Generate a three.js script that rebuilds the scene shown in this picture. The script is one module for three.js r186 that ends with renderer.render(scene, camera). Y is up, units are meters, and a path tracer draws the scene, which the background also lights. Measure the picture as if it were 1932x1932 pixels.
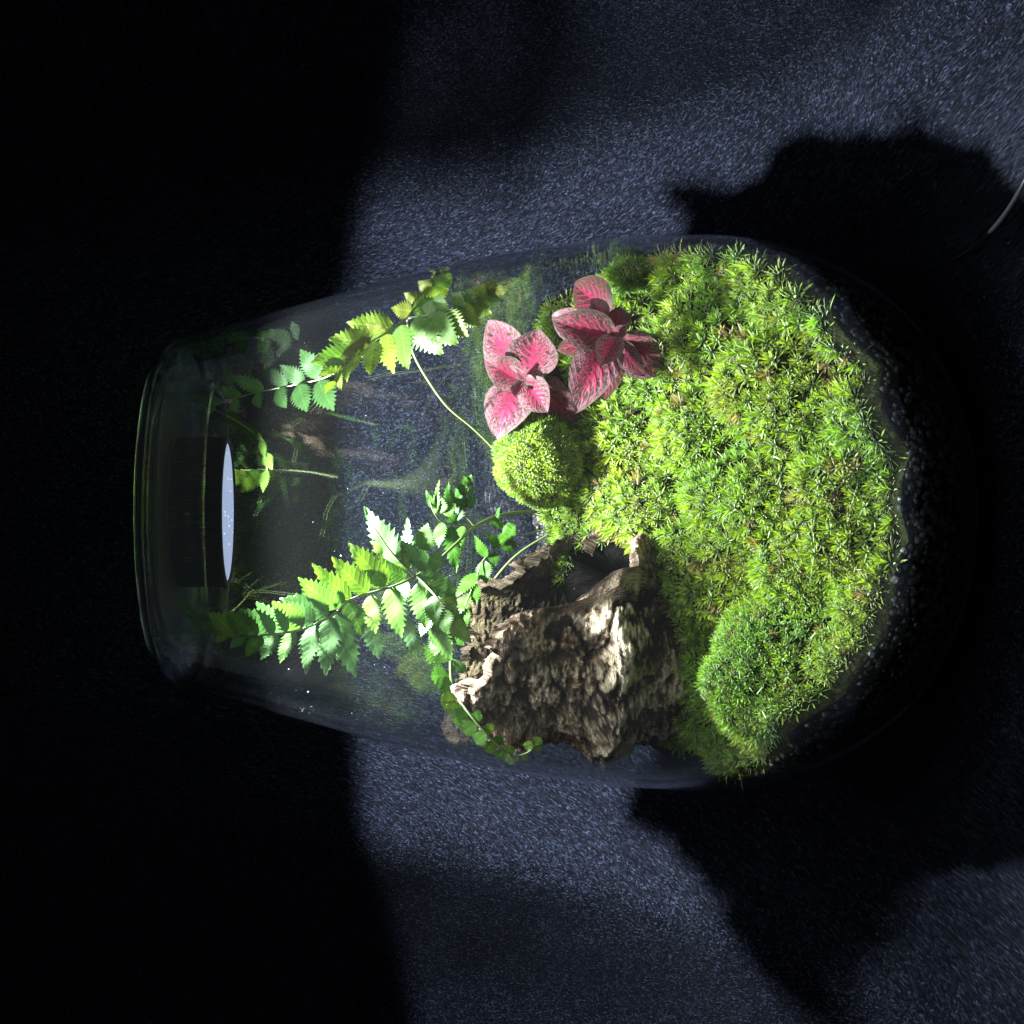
import * as THREE from 'three';
import { ImprovedNoise } from 'three/addons/math/ImprovedNoise.js';
import { mergeGeometries } from 'three/addons/utils/BufferGeometryUtils.js';

// ------------------------------------------------------------------ camera, light, exposure
const scene = new THREE.Scene();
scene.background = new THREE.Color().setRGB(0.028, 0.029, 0.036);  // faint even ambient light, added to lift blacks and show the glass
const PITCH = THREE.MathUtils.degToRad(9), EYE = new THREE.Vector3(0, 0.16, 0.30), FPX = 2072;   // the photograph lies on its side: image left is up
const camera = new THREE.PerspectiveCamera(50, 1, 0.01, 20);
camera.position.copy(EYE);
camera.up.set(1, 0, 0);
camera.lookAt(EYE.x, EYE.y - Math.sin(PITCH), EYE.z - Math.cos(PITCH));
scene.add(camera);

const renderer = new THREE.WebGLRenderer({ antialias: true });
renderer.toneMapping = THREE.LinearToneMapping;
renderer.toneMappingExposure = 1;
renderer.shadowMap.enabled = true;
const LED_Y = 0.1888, LED_POWER = 0.46, LED_CONE = 80.2;

// ------------------------------------------------------------------ helpers
function rng(seed) { let a = seed >>> 0; return () => { a = (a + 0x6D2B79F5) | 0; let t = Math.imul(a ^ (a >>> 15), 1 | a); t = (t + Math.imul(t ^ (t >>> 7), 61 | t)) ^ t; return ((t ^ (t >>> 14)) >>> 0) / 4294967296; }; }
const perlin = new ImprovedNoise();
const noise = (x, y, z = 0.37) => perlin.noise(x, y, z);
function fbm(x, y, z = 0.5, n = 4) { let s = 0, a = 0.5, f = 1; for (let i = 0; i < n; i++) { s += a * noise(x * f, y * f, z * f + i * 7.1); f *= 2.03; a *= 0.5; } return s; }
const lerp = (a, b, t) => a + (b - a) * t, clamp = (x, a = 0, b = 1) => Math.min(b, Math.max(a, x));
const smooth = (x, a, b) => { const t = clamp((x - a) / (b - a)); return t * t * (3 - 2 * t); };
const V = (x, y, z) => new THREE.Vector3(x, y, z);
const RGB = (r, g, b) => new THREE.Color().setRGB(r, g, b);
const SP = Math.sin(PITCH), CP = Math.cos(PITCH);
// a sight line measured on the photograph (1932 px wide), met at the real depth z
function pt(px, py, z) {
  const a = (966 - py) / FPX, b = (966 - px) / FPX;
  const dx = a, dy = -SP + b * CP, dz = -CP - b * SP, t = (z - EYE.z) / dz;
  return V(EYE.x + dx * t, EYE.y + dy * t, EYE.z + dz * t);
}
function ptY(px, py, y) { const a = (966 - py) / FPX, b = (966 - px) / FPX, t = (y - EYE.y) / (-SP + b * CP); return V(EYE.x + a * t, y, EYE.z + (-CP - b * SP) * t); }   // the same, met at a height
const used = {};
function numbered(name) { const n = used[name] ?? 0; used[name] = n + 1; return n ? `${name}_${String(n).padStart(3, '0')}` : name; }
function tag(o, label, category, group, kind) { if (label) o.userData.label = label; if (category) o.userData.category = category; if (group) o.userData.group = group; if (kind) o.userData.kind = kind; return o; }
function thing(name, label, category, pos = V(0, 0, 0), group) { const g = new THREE.Group(); g.name = numbered(name); g.position.copy(pos); scene.add(g); return tag(g, label, category, group); }
function part(name, geo, mat, parent, kind) { const m = new THREE.Mesh(geo, mat); m.name = name; m.castShadow = m.receiveShadow = true; parent.add(m); if (kind) m.userData.kind = kind; return m; }
function top(name, geo, mat, kind) { const m = new THREE.Mesh(geo, mat); m.name = numbered(name); m.castShadow = m.receiveShadow = true; scene.add(m); if (kind) m.userData.kind = kind; return m; }
function gridGeo(nu, nv, f, closeU = false, color = null) {   // f(i,j) -> [Vector3, u, v]
  const pos = [], uv = [], idx = [], col = [];
  for (let j = 0; j <= nv; j++) for (let i = 0; i <= nu; i++) {
    const [p, u, v, c] = f(i / nu, j / nv, i, j); pos.push(p.x, p.y, p.z); uv.push(u, v); if (c) col.push(c.r, c.g, c.b);
  }
  for (let j = 0; j < nv; j++) for (let i = 0; i < nu; i++) { const a = j * (nu + 1) + i, b = a + 1, c = a + nu + 1, d = c + 1; idx.push(a, b, d, a, d, c); }
  const g = new THREE.BufferGeometry();
  g.setAttribute('position', new THREE.Float32BufferAttribute(pos, 3)); g.setAttribute('uv', new THREE.Float32BufferAttribute(uv, 2));
  if (col.length) g.setAttribute('color', new THREE.Float32BufferAttribute(col, 3));
  g.setIndex(idx); g.computeVertexNormals(); return g;
}
function tex(w, h, f, { srgb = false, repeat = null } = {}) {   // f(x,y) -> [r,g,b] 0..1
  const d = new Uint8Array(w * h * 4);
  for (let y = 0; y < h; y++) for (let x = 0; x < w; x++) { const c = f(x, y), k = (y * w + x) * 4; d[k] = clamp(c[0]) * 255; d[k + 1] = clamp(c[1]) * 255; d[k + 2] = clamp(c[2]) * 255; d[k + 3] = 255; }
  const t = new THREE.DataTexture(d, w, h, THREE.RGBAFormat);
  t.magFilter = THREE.LinearFilter; t.minFilter = THREE.LinearFilter; t.wrapS = t.wrapT = THREE.RepeatWrapping;
  if (srgb) t.colorSpace = THREE.SRGBColorSpace; if (repeat) t.repeat.set(...repeat); t.needsUpdate = true; return t;
}

// ------------------------------------------------------------------ felt cloth: table and backdrop in one sweep
const wallZ = (x) => { const s = x > 0 ? smooth(x, 0.06, 0.20) * 0.095 : smooth(-x, 0.02, 0.24) * 0.160; return -0.103 - s - 0.030 * Math.exp(-((x / 0.06) ** 2)) - 0.004 * noise(x * 18, 2.2); };
const bendR = (x) => 0.05 + (x > 0 ? 0.215 : 0.285) * smooth(Math.abs(x), 0.042, 0.135);   // the sweep from table to backdrop, wider at the sides
function clothPoint(x, L) {   // L: metres along the cloth, 0 where the bend starts, positive up the wall
  const W = wallZ(x), RC = bendR(x), arc = RC * Math.PI / 2; let y, z;
  if (L < 0) { z = W + RC - L; y = 0; }
  else if (L < arc) { const t = L / RC; z = W + RC - Math.sin(t) * RC; y = RC - Math.cos(t) * RC; }
  else { z = W - (L - arc) * 0.04; y = RC + (L - arc); }
  const away = smooth(Math.hypot(x, z), 0.078, 0.13);
  const lift = away * (0.006 * fbm(x * 7 + 3, L * 7, 1.3, 3) + 0.0022 * fbm(x * 38, L * 30, 4.2, 2));
  const xr = 0.118 + 0.5 * Math.max(0, z - 0.02), fold = smooth(z, -0.02, 0.05) * (x < xr ? 0.012 * smooth(x, xr - 0.035, xr) : 0.012 * (1 - smooth(x, xr, xr + 0.03)));
  return { y, z, lift: lift + fold, up: clamp(L / arc) };
}
{
  const SZ = 2048, h = new Float32Array(SZ * SZ), tint = new Float32Array(SZ * SZ), r = rng(11);
  for (let k = 0; k < 150000; k++) {   // felted hairs: a dense dim nap and sparse bright ones
    const big = k > 110000; let x = r() * SZ, y = r() * SZ, a = (r() - 0.5) * 1.7 + (r() < 0.3 ? r() * 3 : 0) + Math.PI / 2; const n = big ? 5 + r() * 9 : 3 + r() * 6, w = big ? Math.pow(r(), 3.0) : 0.25 * r(), wd = big ? 1 + (r() < 0.5 ? 1 : 0) : 1, bend = (r() - 0.5) * 0.2, tn = r() - 0.5;
    for (let i = 0; i < n; i++) { for (let p = -wd; p <= wd; p++) { const k2 = ((y + p * Math.cos(a)) & 2047) * SZ + ((x - p * Math.sin(a)) & 2047), e = w * (1 - 0.3 * Math.abs(p)); if (e > h[k2]) { h[k2] = e; tint[k2] = tn; } } x += Math.cos(a); y += Math.sin(a); a += bend; }
  }
  const map = tex(SZ, SZ, (x, y) => { const k = y * SZ + x, v = (0.04 + 1.3 * h[k]) * (0.9 + 0.8 * noise(x / 41, y / 41, 2.2) * noise(x / 17, y / 23, 5.1) + 0.25 * noise(x / 9, y / 9, 1.2)), t = tint[k]; return [v * (0.80 + 0.34 * t), v * (0.86 - 0.14 * t), v * (1.06 + 0.2 * t)]; });
  const bump = tex(SZ, SZ, (x, y) => { const v = h[y * SZ + x]; return [v, v, v]; });
  const felt = new THREE.MeshPhysicalMaterial({ color: RGB(0.130, 0.140, 0.208), map, roughness: 0.92, bumpMap: bump, bumpScale: 0.0007, sheen: 0.2, sheenColor: RGB(0.3, 0.33, 0.45), sheenRoughness: 0.6, specularIntensity: 0.25 });
  const L0 = -0.72, L1 = 0.75;
  const g = gridGeo(220, 300, (u, v) => {
    const x = (u - 0.5) * 1.5, L = lerp(L0, L1, v), c = clothPoint(x, L);
    const t = c.up;
    return [V(x, c.y + c.lift * (1 - t) , c.z + c.lift * t), x / 0.19, L / 0.19];
  });
  const cloth = top('cloth', g, felt, 'structure');
  tag(cloth, 'dark blue-black felt cloth under and behind the glass jar');
}

// ------------------------------------------------------------------ jar profile
const PROFILE = [[0.040, 0.0012], [0.050, 0.0035], [0.061, 0.0125], [0.0705, 0.028], [0.0758, 0.0458], [0.0767, 0.0608], [0.0753, 0.0823], [0.0708, 0.110], [0.0678, 0.124], [0.0628, 0.1434], [0.0554, 0.168], [0.0470, 0.1955]];
const profileCurve = new THREE.CatmullRomCurve3(PROFILE.map(([r, y]) => V(r, y, 0)), false, 'centripetal');
const profilePts = profileCurve.getPoints(160);
const WALL = 0.0022;
function rIn(y) { const p = profilePts; if (y <= p[0].y) return p[0].x - WALL; for (let i = 1; i < p.length; i++) if (p[i].y >= y) { const t = (y - p[i - 1].y) / (p[i].y - p[i - 1].y); return lerp(p[i - 1].x, p[i].x, t) - WALL; } return p[p.length - 1].x - WALL; }
const glassMat = new THREE.MeshPhysicalMaterial({ color: RGB(0.97, 0.99, 0.985), roughness: 0.026, transmission: 1, thickness: 0, ior: 1.62 });
const beadGlass = new THREE.MeshPhysicalMaterial({ color: RGB(0.9, 0.96, 0.94), roughness: 0.01, transmission: 1, thickness: 0.002, ior: 1.5 });
const solidGlass = new THREE.MeshPhysicalMaterial({ color: RGB(0.72, 0.80, 0.77), roughness: 0, transmission: 1, thickness: 0, ior: 1.45 });
{
  const jar = thing('glass_jar', 'clear rounded glass terrarium jar holding moss, ferns and bark', 'jar');
  const outer = [new THREE.Vector2(0.0001, 0.0012), ...profilePts.map((p) => new THREE.Vector2(p.x, p.y))];
  // rounded shoulder, flat top
  for (let i = 1; i <= 12; i++) { const a = i / 12 * 1.35; outer.push(new THREE.Vector2(0.0403 + 0.0062 * Math.cos(a), 0.1976 + 0.0064 * Math.sin(a))); }
  outer.push(new THREE.Vector2(0.036, 0.2043), new THREE.Vector2(0.0352, 0.2043));
  const inner = [new THREE.Vector2(0.0352, 0.2014)];
  for (let i = 10; i >= 0; i--) { const a = i / 10 * 1.3; inner.push(new THREE.Vector2(0.0393 + 0.0045 * Math.cos(a), 0.1967 + 0.0045 * Math.sin(a))); }
  for (let i = profilePts.length - 1; i >= 0; i--) inner.push(new THREE.Vector2(profilePts[i].x - WALL, Math.max(profilePts[i].y, 0.0042)));
  inner.push(new THREE.Vector2(0.0001, 0.0042));
  part('jar_wall', new THREE.LatheGeometry([...outer, ...inner], 144), glassMat, jar);
  const ring = []; const R0 = 0.0351, R1 = 0.0322;   // inward collar of the mouth, thick glass
  for (let i = 0; i <= 8; i++) { const a = i / 8 * Math.PI; ring.push(new THREE.Vector2((R0 + R1) / 2 + (R0 - R1) / 2 * Math.cos(a), 0.1922 - 0.0012 * Math.sin(a))); }
  for (let i = 0; i <= 8; i++) { const a = Math.PI - i / 8 * Math.PI; ring.push(new THREE.Vector2((R0 + R1) / 2 + (R0 - R1) / 2 * Math.cos(a), 0.2031 + 0.0012 * Math.sin(a))); }
  ring.push(ring[0].clone());
  const bead = new THREE.TorusGeometry(0.0392, 0.0011, 14, 144); bead.rotateX(Math.PI / 2); bead.translate(0, 0.2050, 0); part('rim_bead', bead, beadGlass, jar);
  part('neck_ring', new THREE.LatheGeometry(ring, 128), solidGlass, jar);
}

// ------------------------------------------------------------------ lamp in the mouth of the jar
{
  const lamp = thing('lamp', 'black ribbed round plug lamp hanging in the jar mouth with pale lit face', 'lamp', V(0, LED_Y, 0));
  const black = new THREE.MeshPhysicalMaterial({ specularIntensity: 0.25, color: RGB(0.003, 0.003, 0.003), roughness: 0.8 });
  const g = gridGeo(480, 8, (u, v, i) => {
    const a = u * Math.PI * 2, R = 0.0196 + (i % 4 < 2 ? 0.00022 : -0.00012) * (v > 0.08 && v < 0.95 ? 1 : 0), y = lerp(0.0, 0.0126, v);
    return [V(Math.sin(a) * R, y, Math.cos(a) * R), u * 40, v];
  });
  part('housing', g, black, lamp);
  part('flange', new THREE.LatheGeometry([[0.001, 0.0126], [0.0202, 0.0126], [0.0205, 0.013], [0.0205, 0.0138], [0.0310, 0.0141], [0.0316, 0.0144], [0.0316, 0.0151], [0.0310, 0.0154], [0.001, 0.0154]].map((p) => new THREE.Vector2(...p)), 96), black, lamp);
  part('rim', new THREE.LatheGeometry([[0.0182, 0.0011], [0.0183, 0.0002], [0.0188, -0.0003], [0.0194, -0.0002], [0.0197, 0.0004]].map((p) => new THREE.Vector2(...p)), 96), black, lamp);
  const glow = new THREE.MeshStandardMaterial({ color: RGB(0.05, 0.05, 0.06), emissive: RGB(0.36, 0.43, 0.69), emissiveIntensity: 1, roughness: 0.5 });
  const disc = new THREE.CircleGeometry(0.0183, 72); disc.rotateX(Math.PI / 2);
  const face = part('led_diffuser', disc, glow, lamp); face.position.y = 0.0003;
  const r = rng(5), dots = [];
  for (let i = 0; i < 22; i++) { const a = r() * 6.28, R = 0.0175 * Math.sqrt(r()), s = 0.00012 + r() * 0.00016; const b = new THREE.SphereGeometry(s, 8, 6); b.translate(Math.cos(a) * R, 0.0002, Math.sin(a) * R); dots.push(b); }
  part('water_beads', mergeGeometries(dots), new THREE.MeshStandardMaterial({ color: RGB(0.7, 0.75, 0.9), emissive: RGB(0.5, 0.55, 0.75), roughness: 0.2 }), lamp, 'stuff');  // beads glow by emissive colour, imitating lamp light they would refract
  const spot = new THREE.SpotLight(RGB(0.90, 0.97, 1.0), LED_POWER, 0, THREE.MathUtils.degToRad(LED_CONE), 0.05, 2);
  spot.name = 'led_light'; spot.position.set(0, LED_Y - 0.0022, 0); spot.target.position.set(0, 0, 0); spot.castShadow = true; spot.shadow.radius = 0.28; spot.shadow.mapSize.set(2048, 2048); spot.shadow.camera.near = 0.005;
  scene.add(spot, spot.target);
}

// ------------------------------------------------------------------ planted ground inside the jar
function worley(x, z, cell) {
  const cx = Math.floor(x / cell), cz = Math.floor(z / cell); let d = 9;
  for (let i = -1; i <= 1; i++) for (let j = -1; j <= 1; j++) { const h = Math.abs(Math.sin((cx + i) * 127.1 + (cz + j) * 311.7) * 43758.5453) % 1, k = Math.abs(Math.sin((cx + i) * 269.5 + (cz + j) * 183.3) * 43758.5453) % 1; d = Math.min(d, Math.hypot((cx + i + h) * cell - x, (cz + j + k) * cell - z)); }
  return d;
}
function baseH(x, z) {
  let h = z > -0.03 ? 0.073 - 0.58 * z : 0.0904 + (-0.03 - z) * 0.12;
  h = lerp(h, 0.0300 + 0.30 * (0.07 - z), smooth(z, 0.045, 0.075) * 0.6);
  h += x < 0 ? 0.15 * x : 0.02 * x - 0.007 * smooth(x, 0.04, 0.07) * smooth(z, -0.03, 0.0);
  h += 0.021 * Math.exp(-((x + 0.042) ** 2 + (z - 0.044) ** 2) / (2 * 0.0125 ** 2));   // mound at the front left
  h -= 0.012 * smooth(-x, 0.055, 0.07) * smooth(-z, -0.03, 0.01);
  h -= 0.016 * smooth(1 - Math.hypot((x + 0.037) / 0.026, (z + 0.015) / 0.021), 0, 0.35);   // hollow inside the bark
  return h + 0.003 * noise(x * 40, z * 40);
}
const mossy = (x, z) => (1 - smooth(-z, 0.031, 0.036) * smooth(-x, -0.012, -0.006)) ;   // bare soil behind the crest
function mossH(x, z) { const d = worley(x, z, 0.0165); return baseH(x, z) + mossy(x, z) * 0.0056 * Math.max(-0.3, 1 - (d / 0.0105) ** 2); }
const bark = { x: -0.037, z: -0.015, rx: 0.0285, rz: 0.0235 };
const inBark = (x, z, g = 0) => Math.hypot((x - bark.x) / (bark.rx + g), (z - bark.z) / (bark.rz + g)) < 1;
function edgeR(a, f = mossH) { let R = 0.07; for (let i = 0; i < 12; i++) R = lerp(R, rIn(f(Math.sin(a) * R, Math.cos(a) * R)) - 0.0007, 0.6); return R; }
{
  const NA = 200, NR = 70, NS = 24, edges = [...Array(NA + 1)].map((_, i) => edgeR(i / NA * Math.PI * 2));
  const cMoss = RGB(0.012, 0.014, 0.004), cSoil = RGB(0.005, 0.0042, 0.0035), c = new THREE.Color();
  const g = gridGeo(NA, NR + NS, (u, v, i, j) => {
    const a = u * Math.PI * 2, E = edges[i], sx = Math.sin(a), cz = Math.cos(a);
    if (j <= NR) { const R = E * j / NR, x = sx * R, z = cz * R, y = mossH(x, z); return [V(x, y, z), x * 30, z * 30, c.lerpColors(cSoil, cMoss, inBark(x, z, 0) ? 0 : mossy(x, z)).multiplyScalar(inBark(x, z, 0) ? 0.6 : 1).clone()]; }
    const y0 = mossH(sx * E, cz * E), y = lerp(y0, 0.0046, (j - NR) / NS), R = Math.min(rIn(y) - 0.0006, E + 1) - 0.0004 * Math.abs(noise(a * 30, y * 400));
    return [V(sx * R, y, cz * R), a * 3, y * 30, c.copy(cSoil).multiplyScalar(0.6 + 0.9 * Math.abs(noise(a * 24, y * 260))).clone()];
  });
  const bump = tex(256, 256, (x, y) => { const v = 0.5 + fbm(x / 10, y / 10, 0.3, 4); return [v, v, v]; });
  const soil = top('soil', g, new THREE.MeshPhysicalMaterial({ vertexColors: true, roughness: 0.95, specularIntensity: 0.1, bumpMap: bump, bumpScale: 0.001 }), 'structure');
  tag(soil, 'dark planting soil banked up inside the jar');
}

// ---- leafy moss shoots
function mossShoot(seed, n, len, wid, spread) {
  const r = rng(seed), pos = [], col = [], idx = [];
  for (let k = 0; k < n; k++) {
    const tier = k / n, az = k * 2.39996 + r() * 0.5, el = lerp(-0.05, 1.25, Math.pow(tier, 1.25)) + (r() - 0.5) * 0.3;
    const L = len * (0.75 + 0.5 * r()) * lerp(1.0, 0.72, tier) * spread, w = wid * (0.8 + 0.4 * r()), y0 = lerp(-0.7, 0.12, tier) * len;
    const d = V(Math.cos(az) * Math.cos(el), Math.sin(el), Math.sin(az) * Math.cos(el)), s = V(-Math.sin(az), 0, Math.cos(az)), droop = lerp(0.28, -0.05, tier);
    const b = pos.length / 3, tone = 0.85 + 0.3 * r();
    [[0, 0.7], [0.5, 1], [0.82, 0.7], [1, 0]].forEach(([t, ww], i) => {
      const p = d.clone().multiplyScalar(L * t); p.y += y0 - droop * L * t * t;
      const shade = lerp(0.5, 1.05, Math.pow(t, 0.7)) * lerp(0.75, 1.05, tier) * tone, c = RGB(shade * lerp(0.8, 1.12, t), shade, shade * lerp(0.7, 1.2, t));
      if (i < 3) { for (const q of [-1, 1]) { pos.push(p.x + s.x * q * w * ww, p.y + (q > 0 ? 0.12 : 0.12) * w, p.z + s.z * q * w * ww); col.push(c.r, c.g, c.b); } }
      else { pos.push(p.x, p.y, p.z); col.push(c.r, c.g, c.b); }
    });
    idx.push(b, b + 1, b + 3, b, b + 3, b + 2, b + 2, b + 3, b + 5, b + 2, b + 5, b + 4, b + 4, b + 5, b + 6);
  }
  const g = new THREE.BufferGeometry(); g.setAttribute('position', new THREE.Float32BufferAttribute(pos, 3)); g.setAttribute('color', new THREE.Float32BufferAttribute(col, 3)); g.setIndex(idx); g.computeVertexNormals(); return g;
}
const mossMat = new THREE.MeshPhysicalMaterial({ color: RGB(1, 1, 1), vertexColors: true, roughness: 0.92, transmission: 0.58, thickness: 0, ior: 1.4, clearcoat: 0.22, clearcoatRoughness: 0.3, side: THREE.DoubleSide });
const mossGreens = [RGB(0.385, 0.48, 0.009), RGB(0.30, 0.46, 0.010), RGB(0.215, 0.415, 0.014), RGB(0.42, 0.46, 0.05), RGB(0.34, 0.22, 0.05)];
function sprout(parent, name, spots, geos, { scale = 1, seed = 1 }) {
  const lists = geos.map(() => []), r = rng(seed);
  spots.forEach((s) => lists[Math.floor(r() * geos.length)].push(s));
  lists.forEach((L, k) => {
    if (!L.length) return;
    const im = new THREE.InstancedMesh(geos[k], mossMat, L.length), q = new THREE.Quaternion(), q2 = new THREE.Quaternion(), m = new THREE.Matrix4(), up = V(0, 1, 0);
    im.name = numbered(name); im.userData.kind = 'stuff'; im.castShadow = im.receiveShadow = true;
    L.forEach((s, i) => { q.setFromUnitVectors(up, s.n); q2.setFromAxisAngle(up, r() * 6.28); const k2 = scale * s.s; m.compose(s.p, q.multiply(q2), V(k2, k2, k2)); im.setMatrixAt(i, m); im.setColorAt(i, s.c); });
    parent.add(im);
  });
}
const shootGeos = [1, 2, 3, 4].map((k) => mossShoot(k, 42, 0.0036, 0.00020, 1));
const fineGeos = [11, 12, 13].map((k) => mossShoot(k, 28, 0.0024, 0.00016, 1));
function hNormal(f, x, z) { const e = 0.0012; return V(f(x - e, z) - f(x + e, z), 2 * e, f(x, z - e) - f(x, z + e)).normalize(); }
function mossColor(x, z, r, bias = 0) {
  const t = clamp(0.42 + 1.3 * fbm(x * 60, z * 60, 3.3, 3) + (r() - 0.5) * 0.35 + bias, 0, 0.999);
  const c = t < 0.5 ? mossGreens[2].clone().lerp(mossGreens[1], t * 2) : mossGreens[1].clone().lerp(mossGreens[0], t * 2 - 1);
  if (fbm(x * 130, z * 130, 8.8, 2) > 0.32) c.lerp(r() < 0.5 ? mossGreens[3] : mossGreens[4], 0.7);
  if (r() < 0.03) c.lerp(mossGreens[4], 0.9);
  const dry = smooth(fbm(x * 75 + 9, z * 75, 5.5, 3), 0.22, 0.40); if (r() < dry) c.lerp(RGB(0.24, 0.18, 0.03), 0.4);
  return c.multiplyScalar(0.8 + 0.4 * r());
}
{
  const r = rng(77), spots = [];
  for (let k = 0; k < 46000; k++) {
    const a = r() * 6.283, R = 0.075 * Math.sqrt(r()), x = Math.sin(a) * R, z = Math.cos(a) * R, y = mossH(x, z);
    if (R > rIn(y + 0.001) - 0.0032 || R > rIn(y - 0.004) - 0.0034 || inBark(x, z, -0.001) || r() > mossy(x, z) || z < -0.062) continue;
    if (x < -0.045 && z < -0.02) continue;
    const d = worley(x, z, 0.0165); if (d > 0.0098 && r() < 0.55) continue;
    const rim = smooth(R, rIn(y) - 0.009, rIn(y) - 0.004);
    const n = hNormal(mossH, x, z).lerp(V(0, 1, 0), 0.25).add(V(r() - 0.5, (r() - 0.5) * 0.3, r() - 0.5).multiplyScalar(0.5)).add(V(-x / R, 0.3, -z / R).multiplyScalar(0.6 * rim)).normalize();
    if (r() > (z > 0.026 && x < -0.012 ? 0.62 : 0.235) / Math.max(0.25, hNormal(mossH, x, z).y)) continue;
    const fine = smooth(-x, 0.012, 0.03) * smooth(z, 0.02, 0.035);
    spots.push({ p: V(x, y + 0.0010 + (r() - 0.5) * 0.0012, z), n, s: (0.65 + 0.6 * r()) * (1 - 0.25 * fine), c: mossColor(x, z, r, -0.08 * fine), fine });
  }
  const moss = thing('moss_carpet', 'bright green leafy moss covering the sloping soil across the jar', 'moss'); moss.userData.kind = 'stuff';
  const taken = new Map(), stars = [], under = [];
  for (const p of spots) {   // stars keep their distance, the rest fills in below
    const d = 0.0023 * p.s * (1 - 0.22 * p.fine), gx = Math.floor(p.p.x / 0.003), gz = Math.floor(p.p.z / 0.003); let free = true;
    for (let i = -1; i <= 1 && free; i++) for (let j = -1; j <= 1 && free; j++) for (const q of taken.get((gx + i) * 1000 + gz + j) ?? []) if (q.distanceTo(p.p) < d) { free = false; break; }
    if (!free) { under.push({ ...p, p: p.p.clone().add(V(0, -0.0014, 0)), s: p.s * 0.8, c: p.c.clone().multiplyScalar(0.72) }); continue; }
    const key = gx * 1000 + gz; if (!taken.has(key)) taken.set(key, []); taken.get(key).push(p.p); stars.push({ ...p, s: p.s * 1.12 });
  }
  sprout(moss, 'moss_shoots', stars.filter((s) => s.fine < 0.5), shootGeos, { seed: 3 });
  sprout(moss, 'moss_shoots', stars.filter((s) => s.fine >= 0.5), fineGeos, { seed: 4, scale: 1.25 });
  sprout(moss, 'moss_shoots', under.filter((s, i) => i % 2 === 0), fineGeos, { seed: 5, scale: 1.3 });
}
function cushion(name, label, c, R, { sy = 0.9, bias = 0, n = 900, geos = fineGeos, scale = 1, tilt = V(0, 1, 0.4) }) {
  const g = thing(name, label, 'moss cushion', c), r = rng(name.length * 13 + Math.round(c.x * 1e5) + 500);
  const core = new THREE.SphereGeometry(R * 0.78, 24, 16); core.scale(1, sy, 1); part('cushion_core', core, new THREE.MeshStandardMaterial({ color: RGB(0.03, 0.06, 0.01), roughness: 0.9 }), g);
  const spots = [];
  for (let k = 0; k < n; k++) {
    const d = V(r() - 0.5, r() - 0.5, r() - 0.5); if (d.length() > 0.5 || d.length() < 0.05) continue; d.normalize(); if (d.dot(tilt) < -0.5) continue;
    const lump = 1 + 0.17 * noise(d.x * 2.2 + c.x * 900, d.y * 2.2, d.z * 2.2) + 0.10 * noise(d.x * 6, d.y * 6, d.z * 6 + 5);
    if (Math.hypot(c.x + d.x * R * 1.15, c.z + d.z * R * 1.15) > rIn(c.y + d.y * R) - 0.0022) continue;
    spots.push({ p: V(d.x * R * 0.94 * lump, d.y * R * 0.94 * sy * lump, d.z * R * 0.94 * lump), n: d.clone().add(V(r() - 0.5, r() - 0.5, r() - 0.5).multiplyScalar(0.6)).normalize(), s: 0.7 + 0.5 * r(), c: mossColor(c.x + d.x * R, c.z + d.z * R, r, bias).multiplyScalar(0.85) });
  }
  sprout(g, 'cushion_shoots', spots, geos, { seed: 9, scale });
  return g;
}
cushion('moss_cushion', 'round fine-haired bright moss cushion just below the pink plants', pt(1024, 868, -0.021), 0.0126, { n: 6500, bias: -0.18, scale: 1.1, sy: 1.05 });
cushion('moss_cushion', 'small deep green moss tuft against the glass beyond the pink plants', pt(1190, 512, -0.010), 0.0085, { n: 520, bias: -0.3, geos: shootGeos });
cushion('moss_cushion', 'small loose moss tuft low at the glass beside the cork bark', pt(1395, 1425, 0.012), 0.0085, { n: 600, bias: -0.1, geos: shootGeos });

// ---- soil granules
{
  const r = rng(31), geo = new THREE.IcosahedronGeometry(1, 1), pa = geo.attributes.position; for (let i = 0; i < pa.count; i++) { const k = 1 + 0.3 * noise(pa.getX(i) * 1.7, pa.getY(i) * 1.7, pa.getZ(i) * 1.7); pa.setXYZ(i, pa.getX(i) * k, pa.getY(i) * k, pa.getZ(i) * k); } geo.computeVertexNormals();
  const M = []; const q = new THREE.Quaternion();
  for (let k = 0; k < 2600; k++) { const x = -0.045 + r() * 0.07, z = -0.067 + r() * 0.045, y = mossH(x, z); if (Math.hypot(x, z) > rIn(y) - 0.002) continue; if (r() < mossy(x, z) - 0.1 || inBark(x, z, 0.002)) continue; const s = 0.0005 + 0.0006 * r(); M.push(new THREE.Matrix4().compose(V(x, y + s * 0.5, z), q.set(r() - 0.5, r() - 0.5, r() - 0.5, r()).normalize().clone(), V(s, s * 0.8, s))); }
  for (let k = 0; k < 2400; k++) { const a = (r() - 0.5) * 3.3, e = edgeR(a), y0 = mossH(Math.sin(a) * e, Math.cos(a) * e), y = lerp(0.006, y0, r()), R = rIn(y) - 0.0010, s = 0.0004 + 0.0007 * r(); M.push(new THREE.Matrix4().compose(V(Math.sin(a) * R, y, Math.cos(a) * R), q.set(r() - 0.5, r() - 0.5, r() - 0.5, r()).normalize().clone(), V(s, s, s * 0.8))); }
  const im = new THREE.InstancedMesh(geo, new THREE.MeshPhysicalMaterial({ color: RGB(0.010, 0.009, 0.0095), roughness: 0.5, clearcoat: 0.2, clearcoatRoughness: 0.2 }), M.length);
  M.forEach((m, i) => im.setMatrixAt(i, m)); im.name = 'soil_granules'; scene.add(im);
  tag(im, 'wet black soil granules between the fern stems and along the glass', 'soil granules', null, 'stuff');
}

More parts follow.
